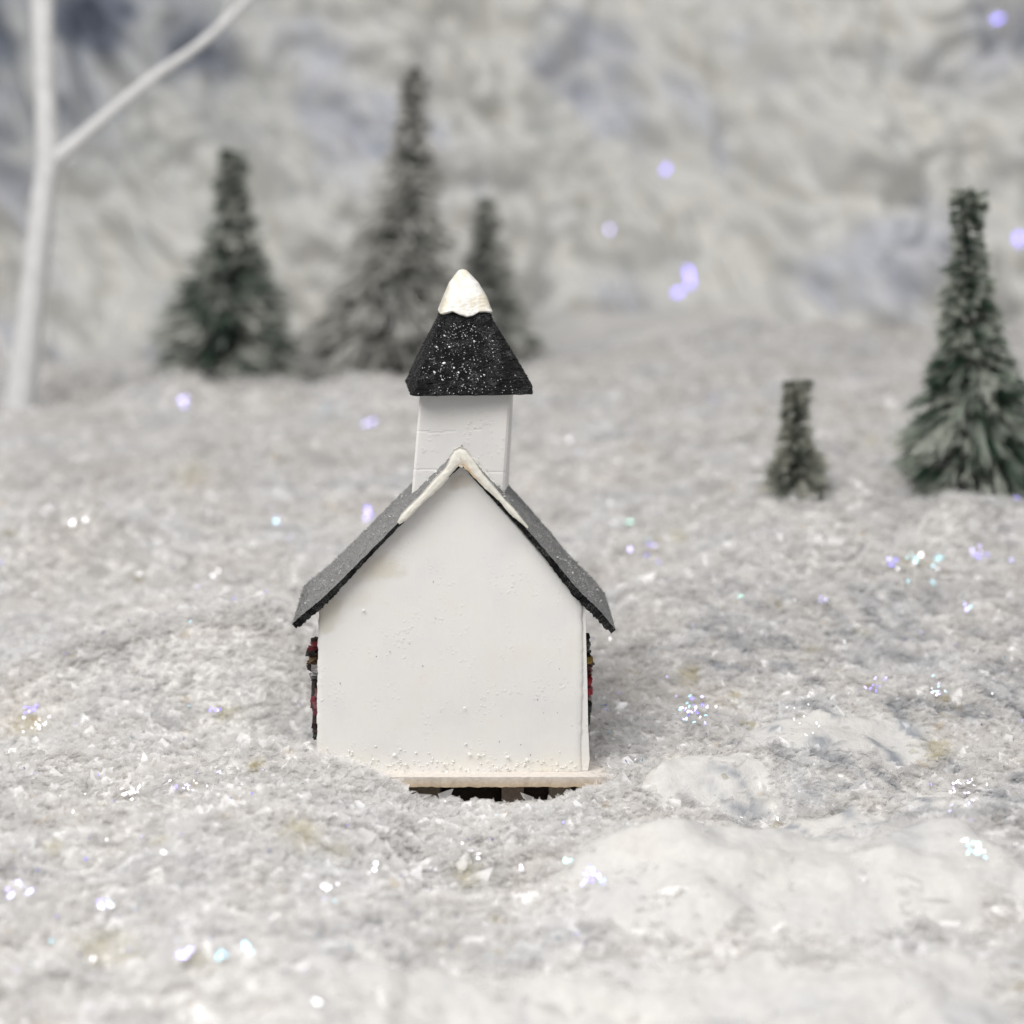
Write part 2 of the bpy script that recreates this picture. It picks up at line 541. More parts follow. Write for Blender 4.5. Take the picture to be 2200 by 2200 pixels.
# yellowed patches of old shavings: photo pixel, extent, strength
YELLOW = [(230, 2040, 90, 45, .7), (445, 2070, 50, 30, .6), (640, 1795, 50, 40, .9), (715, 1830, 40, 25, .6), (1000, 1880, 40, 30, .8), (60, 1560, 45, 28, 1), (495, 1530, 45, 22, .9),
          (2000, 1610, 50, 32, 1.2), (2150, 1856, 34, 16, 1.5), (1485, 1445, 24, 20, .9), (1462, 1151, 22, 16, 1.1), (1850, 1358, 24, 14, .8), (1740, 1400, 22, 16, .8), (1960, 1205, 45, 20, .7),
          (410, 1015, 60, 30, .5), (1265, 1890, 60, 35, .5), (1480, 1460, 30, 26, .6), (1650, 1940, 20, 10, .5)]


def scatter(n, y0, y1, pw, smin, smax, lift, seed):
    y = y0 + (y1 - y0) * rng.uniform(0, 1, n) ** pw
    x = rng.uniform(-1, 1, n) * (.26 * (D + y) + 1) + .024 * (y + D)
    keep = rng.uniform(0, 1, n) < cover(x, y)
    inside = (np.abs(x) < 2.02) & (y > -.28) & (y < 2.5)
    inside |= (x > 1.5) & (x < 2.3) & (y > -.3) & (y < .2)      # nothing inside the church
    onb = (x > 2.06) & (x < 2.27) & (y > -.2) & (y < 2.5) & (rng.uniform(0, 1, n) < np.clip(.25 + y * .5, 0, .9))
    inside &= ~onb
    under = (np.abs(x - .3) < 1.3) & (y > -.75) & (y < -.2) & (rng.uniform(0, 1, n) < .35)
    keep &= ~inside & ~under
    x, y = x[keep], y[keep]; n = len(x)
    z = height(x, y) + rng.uniform(-.02, lift * .8, n)
    onb = (x > 2.06) & (x < 2.27) & (y > -.2) & (y < 2.5); z = np.where(onb, np.maximum(z, .20 + rng.uniform(0, .05, n)), z)
    s = np.exp(rng.uniform(math.log(smin), math.log(smax), n))
    nr = np.stack([rng.normal(0, .34, n), rng.normal(-.22, .34, n), np.abs(rng.normal(1, .3, n))], -1)
    tone = .89 + .025 * rng.normal(0, 1, n) + .05 * fbm(x / 1.2, y / 1.4, 3, 101)
    tint = fbm(x / 2.2, y / 2.0, 3, 111)
    col = tone[:, None] * np.stack([1 + .014 * tint, .987 - .0 * tint, .976 - .018 * tint], -1)
    # a few yellowed and tan shavings lie together in small patches
    yel = (fbm(x / .55, y / .5, 2, 121) > .95)
    col[yel] = col[yel] * np.array([.84, .80, .62])
    r = rng.uniform(0, 1, n)
    tan = r > .9965
    col[tan] = col[tan] * np.array([.95, .84, .66])
    pu, pv = pix(x, y, z)
    for su, sv, ru, rv, amt in YELLOW:
        q = ((pu - su) / ru) ** 2 + ((pv - sv) / rv) ** 2 + .5 * rng.normal(0, 1, n) ** 2
        col = col * (1 - (amt * sst(1.4, .2, q))[:, None] * np.array([.10, .13, .27]))
    gr = r < .03
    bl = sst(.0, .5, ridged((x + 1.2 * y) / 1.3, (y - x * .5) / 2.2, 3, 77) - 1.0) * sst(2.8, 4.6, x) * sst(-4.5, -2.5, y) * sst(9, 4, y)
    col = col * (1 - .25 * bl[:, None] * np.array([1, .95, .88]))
    col[gr] = col[gr] * .78
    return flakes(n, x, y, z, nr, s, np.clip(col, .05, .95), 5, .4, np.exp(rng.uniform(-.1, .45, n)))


parts = [scatter(46000, -14, -2.5, .8, .05, .20, .07, 1),
         scatter(78000, -3.2, 5, 1.0, .025, .16, .07, 2),
         scatter(60000, 4.5, 16, 1.0, .06, .20, .10, 3),
         scatter(44000, 15, 36, 1.0, .10, .30, .18, 4)]
off = 0; VV = []; PP = []; CC = []
for V, I, C in parts:
    VV.append(V); PP.append(I + off); CC.append(C); off += len(V)
snow = mesh_np('snow_flakes', np.concatenate(VV), np.concatenate(PP), M_FLAKE, col=np.concatenate(CC), smooth=True)
rs_ = [scatter(3500, -13, -3, .9, .12, .30, .08, 5), scatter(12000, -3.2, 6, 1.0, .07, .20, .08, 6), scatter(5000, 6, 22, 1.0, .14, .34, .12, 7)]
off = 0; VV = []; PP = []; CC = []
for V, I, C in rs_:
    VV.append(V); PP.append(I + off); CC.append(C); off += len(V)
clear = mesh_np('clear_shavings', np.concatenate(VV), np.concatenate(PP), M_CLEAR, col=np.concatenate(CC), smooth=True)
tag(clear, 'larger glassy clear plastic shavings scattered on the snow', 'snow', kind='stuff')
tag(snow, 'loose artificial snow of thin translucent plastic shavings', 'snow', kind='stuff')


# ------------------------------------------------------------------ glitter
CAM = np.array([0, -D, H])


def surf_point(u, v, back=False):
    """where the photo pixel's ray meets ground or mountain"""
    d = np.array(Rm @ Vector(((u - 1100) / F, -(v - 1100) / F, -1.0)))
    k = np.linspace(14, 110, 3000)
    p = CAM + d[None, :] * k[:, None]
    g = height(p[:, 0], p[:, 1], False)
    hit = (p[:, 2] < g + .06) & (p[:, 1] < 36)
    if hit.any():
        return p[np.argmax(hit)]
    m = np.interp(p[:, 0], xs[0], (yb + 0 * xs)[0])
    zz = (p[:, 1] - m) / 21 * 35 - 5
    hit = (p[:, 2] < zz + 2.6) & (p[:, 1] > 30)
    if hit.any():
        q = p[np.argmax(hit)]
        return q
    return None


VIO = (.30, .26, 1.0); CYA = (.45, .85, 1.0); WHT = (.95, .95, 1.0); GRN = (.55, 1.0, .85); LIL = (.58, .54, 1.0)
GL = [  # u, v, spread px, count, size px, colours
    (2142, 43, 0, 1, 17, [VIO]), (1430, 365, 0, 1, 15, [VIO]), (1481, 597, 0, 1, 18, [VIO]), (1457, 629, 0, 1, 15, [VIO]),
    (2186, 517, 0, 1, 15, [VIO]), (1310, 495, 0, 1, 11, [LIL]), (610, 808, 6, 2, 9, [CYA]), (845, 730, 6, 2, 8, [VIO, LIL]),
    (785, 1105, 16, 7, 8, [LIL, VIO, WHT]), (590, 1110, 26, 7, 6, [LIL, CYA]), (1354, 1124, 6, 3, 6, [GRN]), (1390, 1188, 22, 6, 6, [VIO, LIL]),
    (1905, 1212, 12, 4, 6, [VIO, LIL]), (1965, 1225, 45, 14, 6, [CYA, WHT, CYA]), (2018, 1205, 5, 3, 8, [CYA]), (2085, 1185, 22, 8, 6, [LIL, VIO]),
    (2075, 1303, 10, 4, 6, [LIL, CYA]), (1588, 1283, 5, 2, 6, [GRN]), (1770, 1293, 14, 4, 5, [LIL]), (1485, 1525, 34, 34, 5, [LIL, VIO, WHT, CYA]),
    (1870, 1475, 20, 12, 4, [VIO, LIL]), (2010, 1487, 22, 14, 4, [CYA, WHT, LIL]), (465, 1525, 12, 7, 5, [VIO, VIO, WHT]), (62, 1525, 14, 7, 6, [VIO, LIL]),
    (80, 1560, 20, 14, 5, [WHT]), (285, 1702, 18, 12, 6, [WHT]), (415, 1690, 28, 14, 4, [WHT, LIL]), (378, 1695, 4, 3, 6, [VIO]), (470, 1663, 4, 3, 5, [LIL]),
    (220, 1945, 16, 7, 10, [VIO, WHT, CYA]), (35, 1915, 22, 5, 10, [LIL]), (475, 2055, 10, 4, 11, [CYA, LIL]), (540, 2050, 12, 4, 10, [CYA]), (405, 2050, 14, 3, 10, [LIL]),
    (1218, 1855, 6, 4, 8, [GRN, CYA]), (1270, 1885, 26, 16, 7, [VIO, LIL, VIO, LIL, CYA]), (1120, 1870, 5, 2, 8, [WHT]), (203, 2065, 4, 1, 9, [WHT]), (682, 2158, 4, 1, 9, [WHT]),
    (2090, 1828, 22, 18, 5, [CYA, GRN, WHT]), (2070, 1705, 40, 26, 4, [LIL, WHT, WHT]), (1720, 1555, 40, 12, 3, [WHT]), (800, 1870, 14, 3, 8, [WHT]), (705, 1910, 10, 3, 8, [WHT]),
    (1020, 1835, 10, 3, 9, [WHT]), (800, 910, 10, 3, 8, [LIL]), (395, 860, 16, 4, 9, [LIL]), (1540, 870, 12, 3, 8, [LIL]), (1225, 940, 14, 3, 8, [WHT]), (2165, 1060, 16, 5, 6, [VIO, LIL]),
    (150, 1118, 20, 4, 7, [WHT]), (350, 1835, 3, 1, 8, [WHT]), (460, 1240, 14, 5, 5, [WHT]), (905, 845, 10, 2, 7, [LIL]),
]
gp = []; gn = []; gs = []; gcol = []
for u, v, sp, cnt, szp, cols in GL:
    for q in range(cnt if cnt < 4 else int(cnt * .85)):
        uu, vv = u + random.gauss(0, sp * .6), v + random.gauss(0, sp * .42)
        p = surf_point(uu, vv)
        if p is None:
            continue
        dist = np.linalg.norm(p - CAM)
        p = p + (CAM - p) / dist * (.10 if p[1] < 33 else .8) + np.array([0, 0, .03])
        src = (SPOT if random.random() < .4 else KEY) if p[1] < 30 else KEY
        to_l = np.array(src) - p; to_l /= np.linalg.norm(to_l)
        to_c = CAM - p; to_c /= np.linalg.norm(to_c)
        h = to_l + to_c; h /= np.linalg.norm(h)
        h = h + np.array([random.gauss(0, .035 if p[1] < 30 else .01) for _ in range(3)])
        gp.append(p); gn.append(h); gs.append(szp * .85 * dist / F * random.uniform(.7, 1.2)); gcol.append(np.array(cols[q % len(cols)]) * (.9 if p[1] > 27 else .75 if (p[1] < -4 or p[1] > 9) else .55))
# plus plain glossy specks strewn over the snow, tilted loosely around the angle that mirrors a lamp
ns = 1300
ys_ = -12 + 40 * rng.uniform(0, 1, ns) ** 1.2; xs_ = rng.uniform(-1, 1, ns) * .25 * (D + ys_) + .024 * (D + ys_)
ok = ~((np.abs(xs_) < 2.3) & (ys_ > -.4) & (ys_ < 3)) & (rng.uniform(0, 1, ns) < cover(xs_, ys_))
xs_, ys_ = xs_[ok], ys_[ok]; zs_ = height(xs_, ys_) + .09
for x, y, z in zip(xs_, ys_, zs_):
    p = np.array([x, y, z]); to_l = np.array(SPOT if random.random() < .5 else KEY) - p; to_l /= np.linalg.norm(to_l)
    to_c = CAM - p; to_c /= np.linalg.norm(to_c)
    h = to_l + to_c; h /= np.linalg.norm(h)
    gp.append(p); gn.append(h + np.array([random.gauss(0, .33) for _ in range(3)])); gs.append(random.uniform(.012, .03) * (1 + max(0, y) * .03))
    gcol.append(.6 * np.array(random.choice([WHT, WHT, WHT, LIL, LIL, CYA, VIO])))
gp = np.array(gp); ng = len(gp)
V, I, C = flakes(ng, gp[:, 0], gp[:, 1], gp[:, 2], np.array(gn), np.array(gs), np.array(gcol), 6, .03, np.exp(rng.uniform(0, .55, ng)))
gl = mesh_np('snow_glitter', V, I, M_GLIT, col=C)
tag(gl, 'iridescent violet and cyan glitter specks strewn over the snow', 'glitter', kind='stuff')

# ------------------------------------------------------------------ church
church = empty('church', (.3, 1.2, 0))
tag(church, 'small white model church with black roof and snow capped spire', 'model church')


def PX(u, v, y=0):
    p = P(u, v, y); return p.x, p.z


DEPTH = 2.42
# gable wall: a gridded thick board
gr, gcn = 150, 120
zb = PX(960, 1664)[1]
zt = PX(990, 997)[1]
EL = [(1664, 681), (1500, 681), (1300, 685), (1288, 690), (997, 986)]
ER = [(1664, 1250), (1600, 1249), (1480, 1252), (1310, 1252), (1290, 1248), (997, 994)]
vv = np.concatenate([np.linspace(1664, 1300, 80), np.linspace(1296, 997, 70)])
le = np.interp(-vv, [-q[0] for q in EL], [q[1] for q in EL]); re_ = np.interp(-vv, [-q[0] for q in ER], [q[1] for q in ER])
ss = np.linspace(0, 1, gcn)
FX = np.zeros((gr, gcn)); FZ = np.zeros((gr, gcn))
for i in range(gr):
    jl = .6 * math.sin(i * .7) + random.gauss(0, .5); jr = random.gauss(0, .6)
    x0, z0 = PX(le[i] + jl, vv[i]); x1, _ = PX(re_[i] + jr, vv[i])
    FX[i] = x0 + (x1 - x0) * ss; FZ[i] = z0
FY = -.005 * fbm(FX / .9, FZ / 1.2, 2, 5) + .02 * sst(.015, 0, ss)[None, :] + .02 * sst(.985, 1, ss)[None, :]
UU, VV_ = pix(FX, FY, FZ)
wc = np.zeros(FX.shape + (3,)) + np.array([.85, .843, .825])
# tan stains: left eave and bottom edge
def blob(u, v, ru, rv, sd):
    q = ((UU - u) / ru) ** 2 + ((VV_ - v) / rv) ** 2 + .8 * fbm(UU / 40, VV_ / 40, 3, sd)
    return sst(1.5, -.1, q)
st = np.clip(blob(700, 1318, 42, 38, 3) + .8 * blob(800, 1220, 75, 30, 4) + .35 * blob(735, 1285, 60, 26, 6), 0, 1)[..., None]
wc = wc * (1 - st * np.array([.13, .165, .24]))
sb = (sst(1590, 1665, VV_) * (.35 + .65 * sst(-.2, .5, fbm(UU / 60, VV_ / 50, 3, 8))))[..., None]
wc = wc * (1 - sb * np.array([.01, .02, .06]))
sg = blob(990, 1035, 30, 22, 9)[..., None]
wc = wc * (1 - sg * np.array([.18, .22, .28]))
TH = .16
front = np.stack([FX, FY, FZ], -1).reshape(-1, 3); backv = front.copy(); backv[:, 1] = TH
n0 = len(front)
gi = grid_idx(gr, gcn)
edge = []
loop = [i * gcn for i in range(gr)] + [(gr - 1) * gcn + j for j in range(1, gcn)] + [i * gcn + gcn - 1 for i in range(gr - 2, -1, -1)] + [j for j in range(gcn - 2, 0, -1)]
for a_, b_ in zip(loop, loop[1:] + loop[:1]):
    edge.append((a_, b_, b_ + n0, a_ + n0))
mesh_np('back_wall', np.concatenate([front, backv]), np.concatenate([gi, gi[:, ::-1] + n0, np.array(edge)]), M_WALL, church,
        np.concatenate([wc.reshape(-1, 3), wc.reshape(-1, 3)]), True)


def prism(poly, y0, y1, mb, col, seg=1, jit=0):
    n = len(poly)
    V = [(x, y0, z) for x, z in poly] + [(x, y1, z) for x, z in poly]
    mb.add(V, [[i, (i + 1) % n, (i + 1) % n + n, i + n] for i in range(n)], col)
    b = mb.n - 2 * n
    mb.P.setdefault(n, []).append(np.array([list(range(n))[::-1], list(range(n, 2 * n))]) + b)
    mb.M.setdefault(n, []).append(np.zeros(2, int))


# side walls (board edges show right of the back wall)
mb = MB()
cr = []
for v_, ua, ub in [(1300, 1254, 1256.5), (1380, 1253, 1259), (1480, 1252, 1262), (1560, 1252, 1264), (1630, 1251, 1266), (1655, 1250, 1263)]:
    cr.append((PX(ua - 14, v_, .05)[0], PX(ub + random.uniform(-.6, .6), v_, .05)[0], PX(ua, v_, .05)[1]))
n = len(cr); V = []
for y_ in (.03, DEPTH):
    for xa, xb, z_ in cr:
        V += [(xa, y_, z_), (xb, y_, z_)]
f = []
for i in range(n - 1):
    a_, b_, c_, d_ = 2 * i, 2 * i + 1, 2 * i + 3, 2 * i + 2
    f += [(a_, b_, c_, d_), (a_ + 2 * n, d_ + 2 * n, c_ + 2 * n, b_ + 2 * n), (b_, b_ + 2 * n, c_ + 2 * n, c_), (a_, d_, d_ + 2 * n, a_ + 2 * n)]
mb.add(V, f, (.85, .843, .825))
mb.build('side_wall', M_WALL, church)
mb = MB()
xl = PX(684, 1400)[0]; zl0, zl1 = PX(684, 1660)[1], PX(684, 1302)[1]
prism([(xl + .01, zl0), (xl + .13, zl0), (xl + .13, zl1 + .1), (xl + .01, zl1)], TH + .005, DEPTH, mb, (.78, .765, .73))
mb.build('side_wall', M_WALL, church)
mb = MB()
body = [PX(700, 1655), PX(1240, 1655), PX(1240, 1306), PX(990, 1014), PX(700, 1300)]
prism(body, DEPTH - .15, DEPTH - .02, mb, (.8, .785, .75))
mb.build('front_wall', M_WALL, church)


# roof slabs, a profile swept in depth
def slab(name, prof_uv, thick_px, side, y0, y1, jit=.9):
    pr = spline(prof_uv, 110)
    m = len(pr); ny = 44; mb = MB()
    tx = []
    for i in range(m):
        a_ = pr[max(i - 1, 0)]; b_ = pr[min(i + 1, m - 1)]
        d = b_ - a_; d = d / np.linalg.norm(d); nn = np.array([-d[1], d[0]]) * side
        if nn[1] > 0: nn = -nn
        tx.append(nn)
    top = np.zeros((m, ny, 3)); bot = np.zeros((m, ny, 3))
    for i in range(m):
        s = i / (m - 1)
        e = 2.2 * math.sin(i * .9 + side) * .4 + random.gauss(0, jit)
        th = thick_px * (.5 + .5 * sst(.25, .75, s)) * (1 if s < .97 else .8) * (1 + random.gauss(0, .07))
        xt, zt_ = PX(pr[i][0] + tx[i][0] * e * .3, pr[i][1] + tx[i][1] * e * .3); xb, zb_ = PX(pr[i][0] - tx[i][0] * th, pr[i][1] - tx[i][1] * th)
        yj = random.gauss(0, .009)
        for j, y_ in enumerate(np.linspace(y0, y1, ny)):
            n_ = .006 * random.gauss(0, 1) if j else 0
            top[i, j] = (xt, y_ + yj, zt_ + n_); bot[i, j] = (xb, y_ + yj * .4, zb_)
    base_t = top.reshape(-1, 3); base_b = bot.reshape(-1, 3); k_ = len(base_t)
    gi = grid_idx(m, ny)
    I = np.arange(m); f = [gi]; mi = [np.zeros(len(gi))]
    fr = np.stack([I[:-1] * ny, I[1:] * ny, I[1:] * ny + k_, I[:-1] * ny + k_], -1)
    bk = fr + ny - 1
    J = np.arange(ny)
    e1 = np.stack([(m - 1) * ny + J[:-1], (m - 1) * ny + J[1:], (m - 1) * ny + J[1:] + k_, (m - 1) * ny + J[:-1] + k_], -1)
    e0 = np.stack([J[:-1], J[1:], J[1:] + k_, J[:-1] + k_], -1)
    f += [gi[:, ::-1] + k_, fr, bk[:, ::-1], e1, e0]; mi += [np.ones(len(gi)), np.ones(len(fr)), np.ones(len(bk)), np.ones(len(e1)), np.ones(len(e0))]
    F_ = np.concatenate(f); 
    # fuzz: short fibres standing on the felt
    nf = 2600
    ii = rng.integers(0, m, nf); jj = (ny * rng.uniform(0, 1, nf) ** 1.0).astype(int).clip(0, ny - 1)
    p = top[ii, jj] + rng.normal(0, .02, (nf, 3)) * np.array([1, 1, 0])
    d = rng.normal(0, 1, (nf, 3)); d[:, 2] = np.abs(d[:, 2]) * .8; d /= np.linalg.norm(d, axis=1, keepdims=True)
    ln = rng.uniform(.015, .045, nf)[:, None]; sd = np.cross(d, rng.normal(size=(nf, 3))); sd /= np.linalg.norm(sd, axis=1, keepdims=True)
    FVv = np.stack([p - sd * .0035, p + sd * .0035, p + d * ln], 1).reshape(-1, 3)
    FI = np.arange(nf * 3).reshape(-1, 3)
    V = np.concatenate([base_t, base_b, FVv])
    return mesh_np(name, V, [FI + 2 * k_, F_], [M_FELT, M_FELT_EDGE], church, midx=np.concatenate([np.zeros(len(FI)), np.concatenate(mi)]))


slab('roof', [(992, 985), (900, 1075), (800, 1175), (735, 1240), (690, 1283), (650, 1316), (629, 1335)], 16, 1, -.17, DEPTH + .02)
slab('roof', [(992, 985), (1050, 1050), (1120, 1122), (1180, 1190), (1240, 1262), (1284, 1305), (1322, 1350)], 17, -1, -.09, DEPTH + .02)


# cream glue strip along the rake
def strip(name, ctr, wid, y, col, parent, bulge=.028):
    c = spline([(a_, b_) for a_, b_ in ctr], 90); wv = np.interp(np.linspace(0, 1, 90), np.linspace(0, 1, len(wid)), wid)
    m = 9; V = []; cols = []
    for i in range(90):
        d = c[min(i + 1, 89)] - c[max(i - 1, 0)]; d /= np.linalg.norm(d); nn = np.array([-d[1], d[0]])
        wob = 1 + .16 * math.sin(i * .33) + random.gauss(0, .07)
        for j in range(m):
            s = j / (m - 1) * 2 - 1
            q = c[i] + nn * s * wv[i] * .5 * wob
            x_, z_ = PX(q[0], q[1], y)
            V.append((x_, y - bulge * math.sqrt(max(0, 1 - s * s)) * (1 + random.gauss(0, .12)) * min(1, i / 5, (89 - i) / 5), z_))
            cc = np.array(col)
            if 970 < q[0] < 1040 and s > .15 and random.random() < .8:
                kk = max(0, 1 - abs(q[0] - 1008) / 34) * s
                cc = cc * (1 - kk * np.array([.12, .42, .72]))
            cols.append(cc)
    mb = MB(); g = grid_idx(90, m)
    mb.add(V, g, np.array(cols))
    V2 = np.array(V); V2[:, 1] = y + .07
    mb.add(V2, g[:, ::-1], np.array(cols))
    n_ = 90 * m; e = []
    for i in range(89):
        e += [(i * m, i * m + n_, (i + 1) * m + n_, (i + 1) * m), (i * m + m - 1, (i + 1) * m + m - 1, (i + 1) * m + m - 1 + n_, i * m + m - 1 + n_)]
    mb.P[4].append(np.array(e)); mb.M[4].append(np.zeros(len(e), int))
    return mb.build(name, M_CAP, parent, True)


strip('glue_trim', [(856, 1124), (880, 1099), (925, 1054), (960, 1016), (983, 986), (999, 987), (1030, 1024), (1070, 1066), (1100, 1099), (1134, 1134)],
      [7, 19, 18, 19, 36, 36, 17, 15, 12, 4], -.19, (.80, .775, .70), church)
# lumpy glue fillet where the ridge meets the tower
mb = MB()
fil = [P(991 + q * 80, 964 + abs(q) * 84 + random.gauss(0, 2), 1.14) for q in np.linspace(-1, 1, 30)]
tube(mb, fil, [.025 + .02 * random.random() for i in range(30)], 8, (.76, .75, .71), .2)
mb.build('glue_fillet', M_CAP, church, True)

# tower
TY0, TY1 = 1.22, 2.46
tower_q = {'b': (882, 1076, 1092), 't': (902, 1097, 1103)}   # left, right edge of rear face, right edge of side face


def tw(v_, yoff):
    s = (v_ - 848) / (1052 - 848)
    return 902 + (885 - 902) * s, 1097 + (1084 - 1097) * s, 1104 + (1094 - 1104) * s


rows = []; tcol = []
tv = np.linspace(1075, 826, 80)
V = []; m = 40
for i, v_ in enumerate(tv):
    a_, b_, c_ = tw(v_, 0)
    s_ = random.gauss(0, .12)
    xa, z_ = PX(a_ + s_, v_, TY0); xb, _ = PX(b_ + s_, v_, TY0)
    # side face: goes back and, since the tower is turned a little, outwards
    xc, _ = PX(c_ + s_, v_, TY0 + .3)
    dx = PX(c_, v_, TY1)[0] - xb
    ring = []
    for s in np.linspace(0, 1, m):
        rnd = .03 * (sst(.03, 0, s) + sst(.97, 1, s))
        g1 = abs(v_ - 926 - 3 * math.sin(s * 7)) < 1.7 and (s < .42 or .62 < s < .7); g2 = abs(v_ - 1009 - 9 * s + 3 * math.sin(s * 9)) < 1.7 and (s < .5 or s > .7)
        ring.append((xa + (xb - xa) * s, TY0 + rnd + (.004 if g1 or g2 else 0) + 0, z_))
    ring.append((xb + dx * .5, TY0 + .62, z_)); ring.append((xb + dx, TY1, z_)); ring.append((xa + dx * .7, TY1, z_)); ring.append((xa + .02, TY0 + .6, z_))
    V += ring
K = m + 4
V = np.array(V)
mb = MB(); mb.add(V, grid_idx(80, K, wrap=True), (.84, .83, .81))
capi = np.array([[79 * K + j for j in range(K)]]); mb.P[K] = [capi]; mb.M[K] = [np.zeros(1, int)]
mb.build('tower', M_TOWER, church)


# spire: lofted rounded-square rings
SP = [(853, 871, 1138), (849, 869, 1141), (833, 877, 1139), (804, 887, 1125), (776, 900, 1109), (747, 912, 1093), (720, 925, 1077), (695, 936, 1062),
      (674, 946, 1053), (640, 957, 1041), (610, 969, 1024), (590, 983, 1006), (580, 991, 997)]
SPY = (TY0 + TY1) / 2 + .1


def loft(tab, v0, v1, n, grow, yc, mb, col, topcap=True, rnd=.12, rot=.10, jit=.004, colf=None):
    K = 96; V = []
    vs = np.linspace(v0, v1, n)
    tv_ = [-q[0] for q in tab]
    for i, v_ in enumerate(vs):
        l_ = np.interp(-v_, tv_, [q[1] for q in tab]) - grow; r_ = np.interp(-v_, tv_, [q[2] for q in tab]) + grow
        x0, _ = PX(l_, v_, yc); x1, z_ = PX(r_, v_, yc)
        h = (x1 - x0) / 2; cx = (x0 + x1) / 2; h = h / (1 + .5 * abs(rot)); z_ = PX(l_, v_, yc - h)[1]
        for k_ in range(K):
            th = 2 * math.pi * k_ / K
            c_, s_ = math.cos(th), math.sin(th)
            e = rnd
            q = (abs(c_) ** (1 / e) + abs(s_) ** (1 / e)) ** (-e) if e > 0.02 else 1 / max(abs(c_), abs(s_))
            X_, Y_ = c_ * q * h, s_ * q * h
            j = jit * random.gauss(0, 1)
            X_ *= 1 + j / max(h, .05); Y_ *= 1 + j / max(h, .05)
            xr = X_ * math.cos(rot) - Y_ * math.sin(rot); yr = X_ * math.sin(rot) + Y_ * math.cos(rot)
            V.append((cx + xr, yc + yr, z_ + (.5 * jit * random.gauss(0, 1))))
    mb.add(V, grid_idx(n, K, wrap=True), col if colf is None else colf(np.array(V)))
    b = mb.n - len(V)
    mb.P.setdefault(K, []).append(np.array([[b + j for j in range(K)][::-1], [b + (n - 1) * K + j for j in range(K)]]))
    mb.M.setdefault(K, []).append(np.zeros(2, int))


mb = MB(); loft(SP, 850, 655, 70, -2.0, SPY, mb, (1, 1, 1), rnd=.03, rot=.07, jit=.006)
# fibres on the paper
V0 = mb.V[0]; nf = 2500
ids = rng.integers(0, len(V0), nf); p = V0[ids]; cxx = np.array([V0[:, 0].mean(), SPY, 0])
d = p - cxx; d[:, 2] = .3; d += rng.normal(0, .8, (nf, 3)); d /= np.linalg.norm(d, axis=1, keepdims=True)
ln = rng.uniform(.01, .04, nf)[:, None]; sd = np.cross(d, rng.normal(size=(nf, 3))); sd /= np.linalg.norm(sd, axis=1, keepdims=True)
mb.add(np.stack([p - sd * .003, p + sd * .003, p + d * ln], 1).reshape(-1, 3), np.arange(nf * 3).reshape(-1, 3), (1, 1, 1), 1)
mb.build('spire', [M_SPIRE, M_FELT], church)

# snow cap: the same loft, thicker, with a wavy lower edge
mb = MB(); K = 96; n = 46; V = []
rot = .07; tv_ = [-q[0] for q in SP]
for i in range(n):
    s = i / (n - 1)
    for k_ in range(K):
        th = 2 * math.pi * k_ / K
        c_, s_ = math.cos(th), math.sin(th); e = .07 + .43 * s ** .7
        q = (abs(c_) ** (1 / e) + abs(s_) ** (1 / e)) ** (-e)
        lowv = np.interp(c_ * q * 50 if s_ < 0 else c_ * q * 50, [-50, -34, -30, -15, 0, 12, 25, 40, 50], [677, 671, 670, 677, 682, 679, 672, 671, 674])
        v_ = lowv + (579 - lowv) * s
        l_ = np.interp(-v_, tv_, [q_[1] for q_ in SP]); r_ = np.interp(-v_, tv_, [q_[2] for q_ in SP])
        x0, _ = PX(l_, v_, SPY); x1, z_ = PX(r_, v_, SPY); cx = (x0 + x1) / 2
        h = (x1 - x0) / 2 + (.022 + .012 * s if i else -.03); z_ = PX(l_, v_, SPY - max(h, 0))[1]
        if i == n - 1: h = .004
        jj = 1 + .010 * random.gauss(0, 1)
        X_, Y_ = c_ * q * h * jj, s_ * q * h * jj
        V.append((cx + X_ * math.cos(rot) - Y_ * math.sin(rot), SPY + X_ * math.sin(rot) + Y_ * math.cos(rot), z_))
V = np.array(V)
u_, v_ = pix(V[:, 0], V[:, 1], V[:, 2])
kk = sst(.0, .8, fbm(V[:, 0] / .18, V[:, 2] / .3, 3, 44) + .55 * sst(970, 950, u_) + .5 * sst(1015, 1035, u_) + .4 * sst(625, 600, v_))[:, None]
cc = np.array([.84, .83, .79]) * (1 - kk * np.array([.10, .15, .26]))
mb.add(V, grid_idx(n, K, wrap=True), cc)
mb.P[K] = [np.array([[(n - 1) * K + j for j in range(K)]])]; mb.M[K] = [np.zeros(1, int)]
mb.build('snow_cap', M_CAP, church, True)

# coarse grains stuck to paint, roofs and spire
mb = MB()


def grain(p, r, col):
    s = rng.normal(0, 1, (6, 3)); base = np.array([[1, 0, 0], [-1, 0, 0], [0, 1, 0], [0, -1, 0], [0, 0, 1], [0, 0, -1]]) + .2 * s
    mb.add(np.array(p) + base * r, [[0, 2, 4], [2, 1, 4], [1, 3, 4], [3, 0, 4], [2, 0, 5], [1, 2, 5], [3, 1, 5], [0, 3, 5]], col)


def spire_grain(u_, v_, r, col):
    l_, r_ = (np.interp(-v_, [-q[0] for q in SP], [q[k] for q in SP]) for k in (1, 2))
    h = (PX(r_, v_, SPY)[0] - PX(l_, v_, SPY)[0]) / 2
    if abs(u_ - (l_ + r_) / 2) < (r_ - l_) * .44:
        p = P(u_, v_, SPY - h)
        grain((p.x, SPY - h + .07 * (p.x - PX((l_ + r_) / 2, v_, SPY)[0]) - .002, p.z), r, col)


